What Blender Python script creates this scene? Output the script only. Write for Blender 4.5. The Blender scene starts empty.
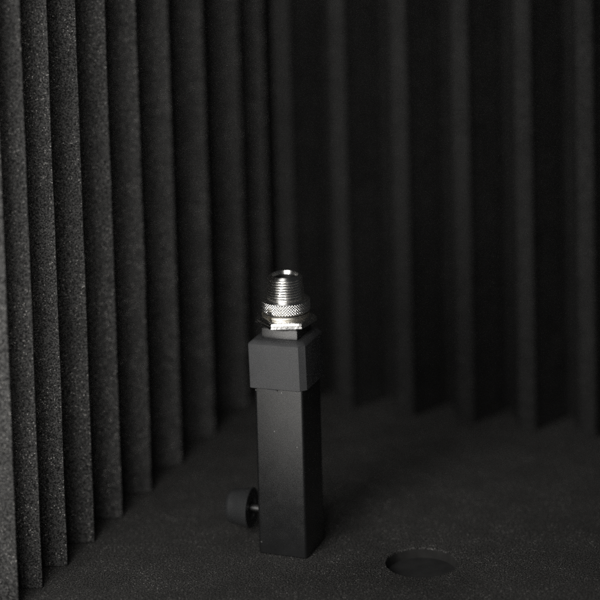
import bpy, bmesh, math, random
from mathutils import Vector, Matrix
random.seed(7)
PI = math.pi
sc = bpy.context.scene
COL = sc.collection

# ------------------------------------------------------------------ helpers
def link(name, bm, mat, parent=None, smooth=False, auto=None):
    me = bpy.data.meshes.new(name)
    bm.normal_update()
    bm.to_mesh(me); bm.free()
    o = bpy.data.objects.new(name, me)
    COL.objects.link(o)
    me.materials.append(mat)
    if parent is not None:
        o.parent = parent
    if smooth:
        for p in me.polygons: p.use_smooth = True
    if auto is not None:
        for p in me.polygons: p.use_smooth = True
        me.set_sharp_from_angle(angle=math.radians(auto))
    return o

def tag(o, label=None, cat=None, kind=None, group=None):
    if label: o['label'] = label
    if cat: o['category'] = cat
    if kind: o['kind'] = kind
    if group: o['group'] = group
    return o

def revolve(rf, zs, n, base_cap=True, top_cap=True):
    """surface of revolution round Z whose radius rf(z, angle) may vary with the angle"""
    bm = bmesh.new()
    rings = []
    for z in zs:
        ring = []
        for k in range(n):
            a = 2*PI*k/n
            r = rf(z, a)
            ring.append(bm.verts.new((r*math.cos(a), r*math.sin(a), z)))
        rings.append(ring)
    for i in range(len(rings)-1):
        for k in range(n):
            k2 = (k+1) % n
            bm.faces.new((rings[i][k], rings[i][k2], rings[i+1][k2], rings[i+1][k]))
    if base_cap: bm.faces.new(list(reversed(rings[0])))
    if top_cap: bm.faces.new(rings[-1])
    return bm

def lathe(profile, n=96, closed=False):
    """profile: list of (r, z)"""
    bm = bmesh.new()
    rings = []
    for r, z in profile:
        if r < 1e-7:
            rings.append([bm.verts.new((0, 0, z))])
        else:
            rings.append([bm.verts.new((r*math.cos(2*PI*k/n), r*math.sin(2*PI*k/n), z)) for k in range(n)])
    m = len(rings)
    for i in range(m if closed else m-1):
        A, B = rings[i], rings[(i+1) % m]
        for k in range(n):
            k2 = (k+1) % n
            if len(A) == 1 and len(B) == 1: continue
            if len(A) == 1: bm.faces.new((A[0], B[k2], B[k]))
            elif len(B) == 1: bm.faces.new((A[k], A[k2], B[0]))
            else: bm.faces.new((A[k], A[k2], B[k2], B[k]))
    bmesh.ops.recalc_face_normals(bm, faces=bm.faces)
    return bm

def rounded_square(h, c, seg, round_=True):
    """corner-cut square outline, half side h, corner size c, seg segments a corner"""
    pts = []
    for q in range(4):
        cx, cy = [(1, 1), (-1, 1), (-1, -1), (1, -1)][q]
        a0 = q*PI/2
        for s in range(seg+1):
            a = a0 + (PI/2)*s/seg
            pts.append((cx*(h-c)+c*math.cos(a), cy*(h-c)+c*math.sin(a)))
    return pts

def prism(levels):
    """levels: list of (outline, z); outlines of equal length"""
    bm = bmesh.new()
    rings = [[bm.verts.new((x, y, z)) for x, y in o] for o, z in levels]
    n = len(rings[0])
    for i in range(len(rings)-1):
        for k in range(n):
            k2 = (k+1) % n
            bm.faces.new((rings[i][k], rings[i][k2], rings[i+1][k2], rings[i+1][k]))
    bm.faces.new(list(reversed(rings[0])))
    bm.faces.new(rings[-1])
    return bm

# ------------------------------------------------------------------ materials
def new_mat(name):
    m = bpy.data.materials.new(name); m.use_nodes = True
    nt = m.node_tree
    return m, nt, nt.nodes['Principled BSDF']

def foam_mat(name, base, fleck=1.0, cell=1750.0):
    m, nt, b = new_mat(name)
    N, L = nt.nodes, nt.links
    tc = N.new('ShaderNodeTexCoord')
    # open cells
    v = N.new('ShaderNodeTexVoronoi'); v.inputs['Scale'].default_value = cell
    L.new(tc.outputs['Object'], v.inputs['Vector'])
    n1 = N.new('ShaderNodeTexNoise'); n1.inputs['Scale'].default_value = cell*0.8; n1.inputs['Detail'].default_value = 3
    L.new(tc.outputs['Object'], n1.inputs['Vector'])
    n2 = N.new('ShaderNodeTexNoise'); n2.inputs['Scale'].default_value = 55; n2.inputs['Detail'].default_value = 4
    L.new(tc.outputs['Object'], n2.inputs['Vector'])
    # dust, and strut glints painted into the colour: the few cells whose random number is high
    sep = N.new('ShaderNodeSeparateColor'); L.new(v.outputs['Color'], sep.inputs[0])
    fl = N.new('ShaderNodeMapRange'); fl.inputs[1].default_value = .86; fl.inputs[2].default_value = 1.0
    fl.inputs[3].default_value = 0; fl.inputs[4].default_value = 1
    L.new(sep.outputs[0], fl.inputs[0])
    sq = N.new('ShaderNodeMath'); sq.operation = 'POWER'; sq.inputs[1].default_value = 1.6
    L.new(fl.outputs[0], sq.inputs[0])
    # only the middle of such a cell
    ds = N.new('ShaderNodeMapRange'); ds.inputs[1].default_value = .55; ds.inputs[2].default_value = .15
    ds.inputs[3].default_value = 0; ds.inputs[4].default_value = 1
    L.new(v.outputs['Distance'], ds.inputs[0])
    mu = N.new('ShaderNodeMath'); mu.operation = 'MULTIPLY'
    L.new(sq.outputs[0], mu.inputs[0]); L.new(ds.outputs[0], mu.inputs[1])
    # dust and painted glints thin out in patches
    pm = N.new('ShaderNodeMapRange'); pm.inputs[1].default_value = .35; pm.inputs[2].default_value = .68
    pm.inputs[3].default_value = .25; pm.inputs[4].default_value = 1.0
    L.new(n2.outputs[0], pm.inputs[0])
    mu2 = N.new('ShaderNodeMath'); mu2.operation = 'MULTIPLY'
    L.new(mu.outputs[0], mu2.inputs[0]); L.new(pm.outputs[0], mu2.inputs[1])
    # base: grain + slow tone
    g = N.new('ShaderNodeMapRange'); g.inputs[1].default_value = .40; g.inputs[2].default_value = .60
    g.inputs[3].default_value = .15; g.inputs[4].default_value = 1.85
    L.new(n1.outputs[0], g.inputs[0])
    g2 = N.new('ShaderNodeMapRange'); g2.inputs[1].default_value = .3; g2.inputs[2].default_value = .7
    g2.inputs[3].default_value = .88; g2.inputs[4].default_value = 1.12
    L.new(n2.outputs[0], g2.inputs[0])
    gm = N.new('ShaderNodeMath'); gm.operation = 'MULTIPLY'
    L.new(g.outputs[0], gm.inputs[0]); L.new(g2.outputs[0], gm.inputs[1])
    bc = N.new('ShaderNodeVectorMath'); bc.operation = 'SCALE'
    bc.inputs[0].default_value = base
    L.new(gm.outputs[0], bc.inputs['Scale'])
    mix = N.new('ShaderNodeMix'); mix.data_type = 'RGBA'
    fm = N.new('ShaderNodeMath'); fm.operation = 'MULTIPLY'; fm.inputs[1].default_value = fleck; fm.use_clamp = True
    L.new(mu2.outputs[0], fm.inputs[0])
    L.new(fm.outputs[0], mix.inputs['Factor'])
    L.new(bc.outputs[0], mix.inputs['A']); mix.inputs['B'].default_value = (.62, .60, .57, 1)
    L.new(mix.outputs['Result'], b.inputs['Base Color'])
    b.inputs['Roughness'].default_value = .75
    b.inputs['Specular IOR Level'].default_value = .25
    bp = N.new('ShaderNodeBump'); bp.inputs['Strength'].default_value = .4; bp.inputs['Distance'].default_value = .0006
    L.new(v.outputs['Distance'], bp.inputs['Height'])
    bp2 = N.new('ShaderNodeBump'); bp2.inputs['Strength'].default_value = .35; bp2.inputs['Distance'].default_value = .002
    L.new(n2.outputs[0], bp2.inputs['Height'])
    L.new(bp2.outputs[0], bp.inputs['Normal'])
    L.new(bp.outputs[0], b.inputs['Normal'])
    return m

def plastic_mat(name, base, rough, grain=.25, mott=.12, spec=.5, bump=.12, metallic=0.0):
    m, nt, b = new_mat(name)
    N, L = nt.nodes, nt.links
    tc = N.new('ShaderNodeTexCoord')
    n1 = N.new('ShaderNodeTexNoise'); n1.inputs['Scale'].default_value = 160; n1.inputs['Detail'].default_value = 5
    L.new(tc.outputs['Object'], n1.inputs['Vector'])
    n2 = N.new('ShaderNodeTexNoise'); n2.inputs['Scale'].default_value = 3500; n2.inputs['Detail'].default_value = 2
    L.new(tc.outputs['Object'], n2.inputs['Vector'])
    v = N.new('ShaderNodeTexVoronoi'); v.inputs['Scale'].default_value = 260
    L.new(tc.outputs['Object'], v.inputs['Vector'])
    sep = N.new('ShaderNodeSeparateColor'); L.new(v.outputs['Color'], sep.inputs[0])
    c1 = N.new('ShaderNodeMath'); c1.operation = 'GREATER_THAN'; c1.inputs[1].default_value = .965
    L.new(sep.outputs[1], c1.inputs[0])
    c2 = N.new('ShaderNodeMath'); c2.operation = 'LESS_THAN'; c2.inputs[1].default_value = .085
    L.new(v.outputs['Distance'], c2.inputs[0])
    cc = N.new('ShaderNodeMath'); cc.operation = 'MULTIPLY'
    L.new(c1.outputs[0], cc.inputs[0]); L.new(c2.outputs[0], cc.inputs[1])
    ck = N.new('ShaderNodeMath'); ck.operation = 'MULTIPLY'; ck.inputs[1].default_value = grain
    L.new(cc.outputs[0], ck.inputs[0])
    mr = N.new('ShaderNodeMapRange'); mr.inputs[1].default_value = .3; mr.inputs[2].default_value = .7
    mr.inputs[3].default_value = 1-mott; mr.inputs[4].default_value = 1+mott
    L.new(n1.outputs[0], mr.inputs[0])
    bc = N.new('ShaderNodeVectorMath'); bc.operation = 'SCALE'; bc.inputs[0].default_value = base
    L.new(mr.outputs[0], bc.inputs['Scale'])
    mix = N.new('ShaderNodeMix'); mix.data_type = 'RGBA'
    L.new(ck.outputs[0], mix.inputs['Factor'])
    L.new(bc.outputs[0], mix.inputs['A']); mix.inputs['B'].default_value = (.6, .6, .58, 1)
    L.new(mix.outputs['Result'], b.inputs['Base Color'])
    rr = N.new('ShaderNodeMapRange'); rr.inputs[1].default_value = .3; rr.inputs[2].default_value = .7
    rr.inputs[3].default_value = rough-.05; rr.inputs[4].default_value = rough+.05
    L.new(n1.outputs[0], rr.inputs[0]); L.new(rr.outputs[0], b.inputs['Roughness'])
    b.inputs['Specular IOR Level'].default_value = spec
    b.inputs['Metallic'].default_value = metallic
    bp = N.new('ShaderNodeBump'); bp.inputs['Strength'].default_value = bump; bp.inputs['Distance'].default_value = .0002
    L.new(n2.outputs[0], bp.inputs['Height']); L.new(bp.outputs[0], b.inputs['Normal'])
    return m

def metal_mat(name, col, rough, bump=0.0):
    m, nt, b = new_mat(name)
    N, L = nt.nodes, nt.links
    tc = N.new('ShaderNodeTexCoord')
    n1 = N.new('ShaderNodeTexNoise'); n1.inputs['Scale'].default_value = 700; n1.inputs['Detail'].default_value = 4
    L.new(tc.outputs['Object'], n1.inputs['Vector'])
    rr = N.new('ShaderNodeMapRange'); rr.inputs[1].default_value = .3; rr.inputs[2].default_value = .7
    rr.inputs[3].default_value = max(.03, rough-.03); rr.inputs[4].default_value = rough+.03
    L.new(n1.outputs[0], rr.inputs[0]); L.new(rr.outputs[0], b.inputs['Roughness'])
    b.inputs['Base Color'].default_value = (*col, 1)
    if bump:
        bp = N.new('ShaderNodeBump'); bp.inputs['Strength'].default_value = bump; bp.inputs['Distance'].default_value = .0003
        L.new(n1.outputs[0], bp.inputs['Height']); L.new(bp.outputs[0], b.inputs['Normal'])
    b.inputs['Metallic'].default_value = 1
    return m

M_WALL = foam_mat('dusty_black_foam', (.039, .0387, .0379), fleck=1.7)       # dust specks; base also lightened for stronger light near the opening
M_REAR = foam_mat('clean_black_foam', (.0180, .0179, .0175), fleck=.30)      # fewer specks; base darkened for the dim light at the rear
M_FLOOR = foam_mat('black_base_foam', (.044, .0432, .0415), fleck=1.3, cell=1950.0)
M_CUT = plastic_mat('black_cut_foam', (.029, .0285, .0275), .85, grain=.05, mott=.2, spec=.15, bump=.4)
M_BOARD = plastic_mat('black_base_board', (.021, .021, .021), .7, grain=.05, mott=.15)
M_TUBE = plastic_mat('black_anodised', (.011, .0114, .0118), .30, mott=.05, spec=.9)
M_CAP = plastic_mat('charcoal_plastic', (.050, .051, .053), .50, mott=.09)
M_KNOB = plastic_mat('black_knob_plastic', (.030, .031, .032), .42, mott=.06, spec=.8)
M_NICKEL = metal_mat('bright_nickel', (.95, .94, .91), .235)
M_HEX = metal_mat('brushed_nickel', (.84, .83, .81), .22, bump=.22)
M_SCREW = metal_mat('dark_steel', (.075, .075, .075), .45)
M_NICKEL_D = metal_mat('satin_nickel', (.15, .15, .15), .42)
M_BRASS = metal_mat('pale_brass', (.90, .85, .74), .36)
M_BORE = metal_mat('dark_bore', (.10, .10, .10), .5)

# ------------------------------------------------------------------ floor (foam sheet with a round hole)
HX, HY, HR = .062, .0017, .0160
def build_floor():
    bm = bmesh.new()
    n = 96
    x0, x1, y0, y1 = -.138, .230, -.135, .262
    def ring(r, z, wob=0):
        out = []
        for k in range(n):
            a = 2*PI*k/n
            rr = r + wob*.6*(math.sin(3*a+1)+.6*math.sin(7*a+2.2)+.5*math.sin(17*a))
            out.append(bm.verts.new((HX+rr*math.cos(a), HY+rr*math.sin(a), z)))
        return out
    R = [ring(HR+.0011, 0, .00015), ring(HR+.0004, -.0002, .00015), ring(HR, -.0009, .00015), ring(HR-.0004, -.0048, .0001)]
    for i, (A, B) in enumerate(zip(R[:-1], R[1:])):
        for k in range(n):
            k2 = (k+1) % n
            bm.faces.new((A[k], B[k], B[k2], A[k2])).material_index = 2 if i == 2 else 0
    pit = bm.faces.new(R[-1]); pit.material_index = 1
    # square collar round the hole, then the rest of the sheet
    c = [bm.verts.new(p) for p in ((x0, y0, 0), (x1, y0, 0), (x1, y1, 0), (x0, y1, 0))]
    edges = [bm.edges.new((c[i], c[(i+1) % 4])) for i in range(4)]
    edges += [bm.edges.get((R[0][k], R[0][(k+1) % n])) for k in range(n)]
    bmesh.ops.triangle_fill(bm, edges=edges, use_beauty=True)
    d = [bm.verts.new((v.co.x, v.co.y, -.022)) for v in c]
    for i in range(4):
        j = (i+1) % 4
        bm.faces.new((c[i], c[j], d[j], d[i]))
    bm.faces.new(d)
    bmesh.ops.recalc_face_normals(bm, faces=bm.faces)
    o = link('floor', bm, M_FLOOR, auto=40)
    o.data.materials.append(M_BOARD); o.data.materials.append(M_CUT)
    return o
tag(build_floor(), 'black foam base sheet with one round hole cut in it', kind='structure')

# ------------------------------------------------------------------ wedge foam
def wob(s, z, seed):
    return (math.sin(z*37+seed*2.1)+.7*math.sin(z*83+seed*5.3)+.5*math.sin(z*171+seed*1.7+s*9))

def foam_panel(name, outline, to_world, height, back, seed, mat):
    """outline: list of (s, depth, ridge number) along the panel; back: depth of the flat rear face"""
    bm = bmesh.new()
    nz = 60
    rows = []
    for j in range(nz+1):
        z = .0006 + (height-.0006)*j/nz
        row = []
        for (s, dp, rn) in outline:
            row.append(bm.verts.new(to_world(s + .00006*wob(s, z, rn+seed), dp + .00008*wob(s*2, z, rn*3+seed), z)))
        rows.append(row)
    m = len(outline)
    for j in range(nz):
        for i in range(m-1):
            bm.faces.new((rows[j][i], rows[j][i+1], rows[j+1][i+1], rows[j+1][i]))
    s0, s1 = outline[0][0], outline[-1][0]
    bl = [bm.verts.new(to_world(s0, back, .0006+(height-.0006)*j/nz)) for j in range(nz+1)]
    br = [bm.verts.new(to_world(s1, back, .0006+(height-.0006)*j/nz)) for j in range(nz+1)]
    for j in range(nz):
        bm.faces.new((bl[j], rows[j][0], rows[j+1][0], bl[j+1]))
        bm.faces.new((rows[j][-1], br[j], br[j+1], rows[j+1][-1]))
    bm.faces.new((bl[0], bl[-1], br[-1], br[0]))
    for row, A, B in ((rows[0], bl[0], br[0]), (rows[-1], bl[-1], br[-1])):
        bm.faces.new([A]+row+[B])
    bmesh.ops.recalc_face_normals(bm, faces=bm.faces)
    return link(name, bm, mat, auto=38)

def wedge(t, flat_peak, flat_val, rnd=.06):
    """height 0..1 of a wedge ridge, t = 0 and 1 at the peaks, .5 at the valley"""
    a = abs(t-.5)*2                       # 1 at peak, 0 in the valley
    lo, hi = flat_val, 1-flat_peak
    h = min(1, max(0, (a-lo)/(hi-lo)))
    if h < rnd: h = h*h/(2*rnd)+0 if h > 0 else 0
    elif h > 1-rnd:
        q = 1-h
        h = 1-(q*q/(2*rnd)) - rnd/2*0
        h = min(1, h)
    return h

XL = -.0888
peaks = [-.0995, -.0769, -.0522, -.0243, .0059, .0392, .0758, .1180, .1643, .1985]
DL = .0125
VAL = .78
out = []
NS = 22
for i in range(len(peaks)-1):
    for k in range(NS):
        t = k/NS
        s = peaks[i]+(peaks[i+1]-peaks[i])*t
        tt = t/VAL*.5 if t < VAL else .5+(t-VAL)/(1-VAL)*.5      # long back slope, steep front face
        out.append((s, (DL if i < len(peaks)-2 else .030)*(1-wedge(tt, .03, .0, .05)), i if t < VAL else i+1))
out.append((peaks[-1], 0, len(peaks)-1))
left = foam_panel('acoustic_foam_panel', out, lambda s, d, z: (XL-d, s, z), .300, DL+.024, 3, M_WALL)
tag(left, 'black wedge foam panel along the left side, its speckled ridges running away from the viewer', 'foam panel')

YB = .1727
tops = [-.0675, -.0372, -.0031, .0301, .0634, .0955, .128, .161, .194]
DB = .029
out = []
for i in range(len(tops)-1):
    for k in range(NS):
        t = k/NS
        s = tops[i]+(tops[i+1]-tops[i])*t
        out.append((s, DB*(1-wedge(t, .20, .0, .12)), i if t < .5 else i+1))
out.append((tops[-1], 0, len(tops)-1))
out = [(XL-.040, .062, 0), (tops[0]-.0125, .062, 0), (tops[0]-.0052, .0006, 0)] + out
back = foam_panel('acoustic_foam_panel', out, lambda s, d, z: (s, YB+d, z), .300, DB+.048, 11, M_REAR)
tag(back, 'black foam panel across the rear with flat topped ridges, behind post and hole', 'foam panel')

# ------------------------------------------------------------------ the post
post = bpy.data.objects.new('mounting_post', None); COL.objects.link(post)
post.empty_display_size = .02
tag(post, 'square black mounting post with a bright threaded stud on top and a side knob', 'mounting post')

H = .01175
levels = [(rounded_square(H-.0006, .0011, 4), .0), (rounded_square(H, .0014, 4), .0006),
          (rounded_square(H, .0014, 4), .0790)]
link('post_tube', prism(levels), M_TUBE, post, auto=30)

# cap: chamfered block over the end of the tube, seated a little crooked
HC = .0135
def cham(h, c): return rounded_square(h, c, 1)
def rc(h, c, e):
    # chamfered corner with softened arrises
    pts = []
    c_all = c
    for q in range(4):
        c = .0004 if q == 2 else c_all      # the near left corner is square
        seq = [(h, h-c-e), (h-.25*e, h-c), (h-c, h-.25*e), (h-c-e, h)]
        if q == 1: seq = [(-(b), a) for a, b in seq]
        elif q == 2: seq = [(-a, -b) for a, b in seq]
        elif q == 3: seq = [(b, -a) for a, b in seq]
        pts += seq
    return pts
cap = prism([(rc(HC-.0003, .0026, .0005), .0788), (rc(HC, .0026, .0005), .0791),
             (rc(HC, .0026, .0005), .0993), (rc(HC-.0003, .0025, .0005), .0998),
             (rc(HC-.0016, .0022, .0005), .1008), (rc(HC-.0022, .0020, .0005), .1010)])
cap_o = link('post_cap', cap, M_CAP, post, auto=25)
cap_o.rotation_euler = (0, math.radians(-1.2), 0)
cap_o.location = (.09*math.sin(math.radians(1.2)), 0, .0)

tab = bmesh.new()
bmesh.ops.create_cube(tab, size=1)
for v in tab.verts:
    v.co = ((-.0022+v.co.x*.0047), -.0131+v.co.y*.0012, .0785+v.co.z*.0006)
link('moulding_tab', tab, M_CAP, post)

# square neck under the nut
HN = .0087
link('neck_block', prism([(rounded_square(HN-.0006, .0005, 2), .1006), (rounded_square(HN-.0006, .0005, 2), .1014),
                          (rounded_square(HN, .0005, 2), .10145), (rounded_square(HN, .0005, 2), .1054),
                          (rounded_square(HN-.0004, .0004, 2), .1058)]), M_NICKEL_D, post, auto=30)

# hexagonal nut, one flat towards the viewer, both faces chamfered
VA = math.atan2(-.928, .372)
def hexa(R, cutR=None):
    pts = []
    for k in range(6):
        a0 = VA-PI/6+k*PI/3
        for s in range(12):
            a = a0 + (PI/3)*s/12
            r = R*math.cos(PI/6)/math.cos(a-(a0+PI/6))
            if cutR: r = min(r, cutR)
            pts.append((r*math.cos(a), r*math.sin(a)))
    return pts
RH = .0142; AP = RH*math.cos(PI/6)
lv = []
for q, sc_, ct in ((0, .78, .99), (.14, .88, 1.0), (.34, .985, 1.10), (.37, 1.0, 1.15), (.57, .978, 1.15), (.60, .945, 1.15), (.64, .945, 1.15),
                   (.67, .985, 1.15), (.84, .960, 1.14), (.92, .91, 1.05), (1, .86, 1.0)):
    lv.append((hexa(RH*sc_, AP*sc_*ct), .1050+(.1099-.1050)*q))
link('hex_nut', prism(lv), M_HEX, post, auto=22)

# thin pale brass ring and knurled ring, both with a slot
SLOT = VA - math.radians(42)
def angd(a, b):
    return (a-b+PI) % (2*PI)-PI
def tri(x):
    return abs((x % 1)-.5)*2
RK = .0112
def slot(a, w): return abs(angd(a, SLOT)) < w
ZB0, ZB1 = .1097, .1115
def r_brass(z, a):
    e = min(z-ZB0, ZB1-z)
    r = RK-.0002 - .00036*((z-(ZB0+ZB1)/2)/((ZB1-ZB0)/2))**2
    r -= .00007*tri(a*110/(2*PI)+z*900)
    if slot(a, .085): r -= .0045
    return r
zs = [ZB0+(ZB1-ZB0)*i/12 for i in range(13)]
link('washer', revolve(r_brass, zs, 720), M_BRASS, post, auto=40)
link('spacer', lathe([(0, .1113), (.0103, .1113), (.0103, .1125), (0, .1125)], 96), M_BORE, post, auto=30)
ZK0, ZK1 = .1119, .1177
def r_knurl(z, a):
    e = min(z-ZK0, ZK1-z)
    n = 56; p = (2*PI*RK/n)
    u = a*n/(2*PI); v = (z-ZK0)/p
    h = min(tri(u+v), tri(u-v))  # crossed V grooves leave diamonds
    fade = min(1, max(0, (e-.0003)/.0003))
    r = RK - .00036 + .00036*1.35*min(h, .74)*fade
    r -= max(0, .0006-e)*.9
    if slot(a, .10) and z < ZK0+.0034: r -= .0030
    return r
zs = [ZK0+(ZK1-ZK0)*i/34 for i in range(35)]
bm = revolve(r_knurl, zs, 744, True, False)
# dished top of the ring
top = [v for v in bm.verts if abs(v.co.z-ZK1) < 1e-7]
top.sort(key=lambda v: math.atan2(v.co.y, v.co.x) % (2*PI))
prev = top
for r, z in ((.0101, ZK1+.0001), (.0092, ZK1+.0006), (.0084, ZK1+.0007)):
    ring = [bm.verts.new((r*math.cos(2*PI*k/744), r*math.sin(2*PI*k/744), z)) for k in range(744)]
    for k in range(744):
        k2 = (k+1) % 744
        bm.faces.new((prev[k], prev[k2], ring[k2], ring[k]))
    prev = ring
bm.faces.new(prev)
link('knurled_ring', bm, M_NICKEL, post, auto=50)

# threaded stud with a countersunk bore
RT = .0086; PITCH = .00118; ZT0, ZT1 = .1180, .1283
def r_thread(z, a):
    w = tri(z/PITCH - a/(2*PI))
    r = RT*(1-.10*max(0, (z-ZT0-.0025)/(ZT1-ZT0-.0025))) - .00032*(1-min(1, w*1.18))
    if z > ZT1-.0007: r = min(r, RT*.90-.0002-1.25*(z-(ZT1-.0007)))
    if z < ZT0+.0010: r = min(r, RT-.0006)
    return r
zs = [ZT0+(ZT1-ZT0)*i/130 for i in range(131)]
bm = revolve(r_thread, zs, 120, True, False)
top = [v for v in bm.verts if abs(v.co.z-ZT1) < 1e-7]
top.sort(key=lambda v: math.atan2(v.co.y, v.co.x) % (2*PI))
prev = top
for r, z in ((.0065, ZT1+.0002), (.0063, ZT1+.0004), (.0060, ZT1+.0003), (.0054, ZT1-.0012)):
    ring = [bm.verts.new((r*math.cos(2*PI*k/120), r*math.sin(2*PI*k/120), z)) for k in range(120)]
    for k in range(120):
        k2 = (k+1) % 120
        bm.faces.new((prev[k], prev[k2], ring[k2], ring[k]))
    prev = ring
stud = link('threaded_stud', bm, M_NICKEL, post, auto=40)
link('bore', lathe([(.0054, ZT1-.0012), (.0054, .1195), (0, .1195)], 96), M_BORE, stud, auto=40)

# knob on the left side: tapered grip on a bright screw, axis along -X
KZ = .0160
knob_bm = lathe([(0, .0122), (.0040, .0121), (.0056, .0117), (.0068, .0110), (.0076, .0101), (.0080, .0090), (.0089, .0012), (.0092, .0008),
                 (.0093, .0003), (.0090, 0), (.0050, 0), (.0046, .0008), (0, .0008)], 96)
knob = link('knob', knob_bm, M_KNOB, post, auto=35)
ax = Vector((-math.cos(math.radians(2)), -math.sin(math.radians(2)), 0))
knob.rotation_euler = ax.to_track_quat('Z', 'Y').to_euler(); knob.location = (-.0192, 0, KZ)
sb = lathe([(0, 0), (.0022, 0), (.0022, .0080), (0, .0080)], 48)
screw = link('screw', sb, M_SCREW, knob, auto=35)
screw.location = (0, 0, -.0074)

# ------------------------------------------------------------------ light
def area(name, loc, aim, sx, sy, power, col):
    l = bpy.data.lights.new(name, 'AREA'); l.shape = 'RECTANGLE'; l.size = sx; l.size_y = sy
    l.energy = power; l.color = col
    o = bpy.data.objects.new(name, l); COL.objects.link(o)
    o.location = loc
    d = Vector(aim)-Vector(loc)
    o.rotation_euler = d.to_track_quat('-Z', 'Y').to_euler()
    return o
area('softbox_lamp', (-.052, -.42, .225), (0, .0, .06), .17, .18, 1.35, (1, .985, .96))
area('overhead_lamp', (-.10, -.16, .90), (-.02, -.08, .0), .32, .26, .45, (1, .985, .96))
t_ = area('table_lamp', (-.05, -.72, .56), (-.05, -.66, -.02), .40, .22, 3.4, (1, .985, .96))  # added fill, out of view: whitens the table that post and metal mirror
t_.data.spread = math.radians(75)
area('camera_lamp', (.30, -1.08, .58), (0, .0, .08), .24, .16, 2.3, (1, .985, .97))

# pale table, unseen below the frame, added to reflect light onto the post
bm = bmesh.new()
vs = [bm.verts.new(p) for p in ((-.8, -1.3, -.024), (.30, -1.3, -.024), (.30, .32, -.024), (-.8, .32, -.024))]
bm.faces.new(vs)
M_UNSEEN_TABLE, nt, b = new_mat('pale_laminate')
b.inputs['Base Color'].default_value = (.82, .81, .79, 1); b.inputs['Roughness'].default_value = .5
nz_ = nt.nodes.new('ShaderNodeTexNoise'); nz_.inputs['Scale'].default_value = 400
bpn = nt.nodes.new('ShaderNodeBump'); bpn.inputs['Strength'].default_value = .05
nt.links.new(nz_.outputs[0], bpn.inputs['Height']); nt.links.new(bpn.outputs[0], b.inputs['Normal'])
tag(link('ground', bm, M_UNSEEN_TABLE), kind='structure')

w = bpy.data.worlds.new('World'); sc.world = w; w.use_nodes = True
bg = w.node_tree.nodes['Background']
bg.inputs[0].default_value = (.9, .95, 1, 1); bg.inputs[1].default_value = .013

# ------------------------------------------------------------------ camera (shift lens, as product cameras have)
F_PX, PV, YAW, PITCH_C, ROLL = 2381.08, -149.875, .369454, .11904, -.0247486
cam = bpy.data.cameras.new('camera'); co = bpy.data.objects.new('camera', cam); COL.objects.link(co)
sc.camera = co
cam.sensor_width = 36; cam.lens = F_PX/600*36
cam.shift_y = -(300-PV)/600
cam.clip_start = .01; cam.clip_end = 50
Fv = Vector((-math.sin(YAW)*math.cos(PITCH_C), math.cos(YAW)*math.cos(PITCH_C), -math.sin(PITCH_C)))
Rv = Vector((math.cos(YAW), math.sin(YAW), 0)); Uv = Rv.cross(Fv)
R2 = Rv*math.cos(ROLL)+Uv*math.sin(ROLL); U2 = -Rv*math.sin(ROLL)+Uv*math.cos(ROLL)
mw = Matrix((R2, U2, -Fv)).transposed().to_4x4()
mw.translation = Vector((.389379, -.973423, .447287))
co.matrix_world = mw
cam.dof.use_dof = True
cam.dof.focus_distance = 1.066
cam.dof.aperture_fstop = cam.lens/1000/.030

sc.view_settings.view_transform = 'Standard'; sc.view_settings.look = 'None'
sc.cycles.use_denoising = False
sc.view_settings.exposure = 0; sc.view_settings.gamma = 1
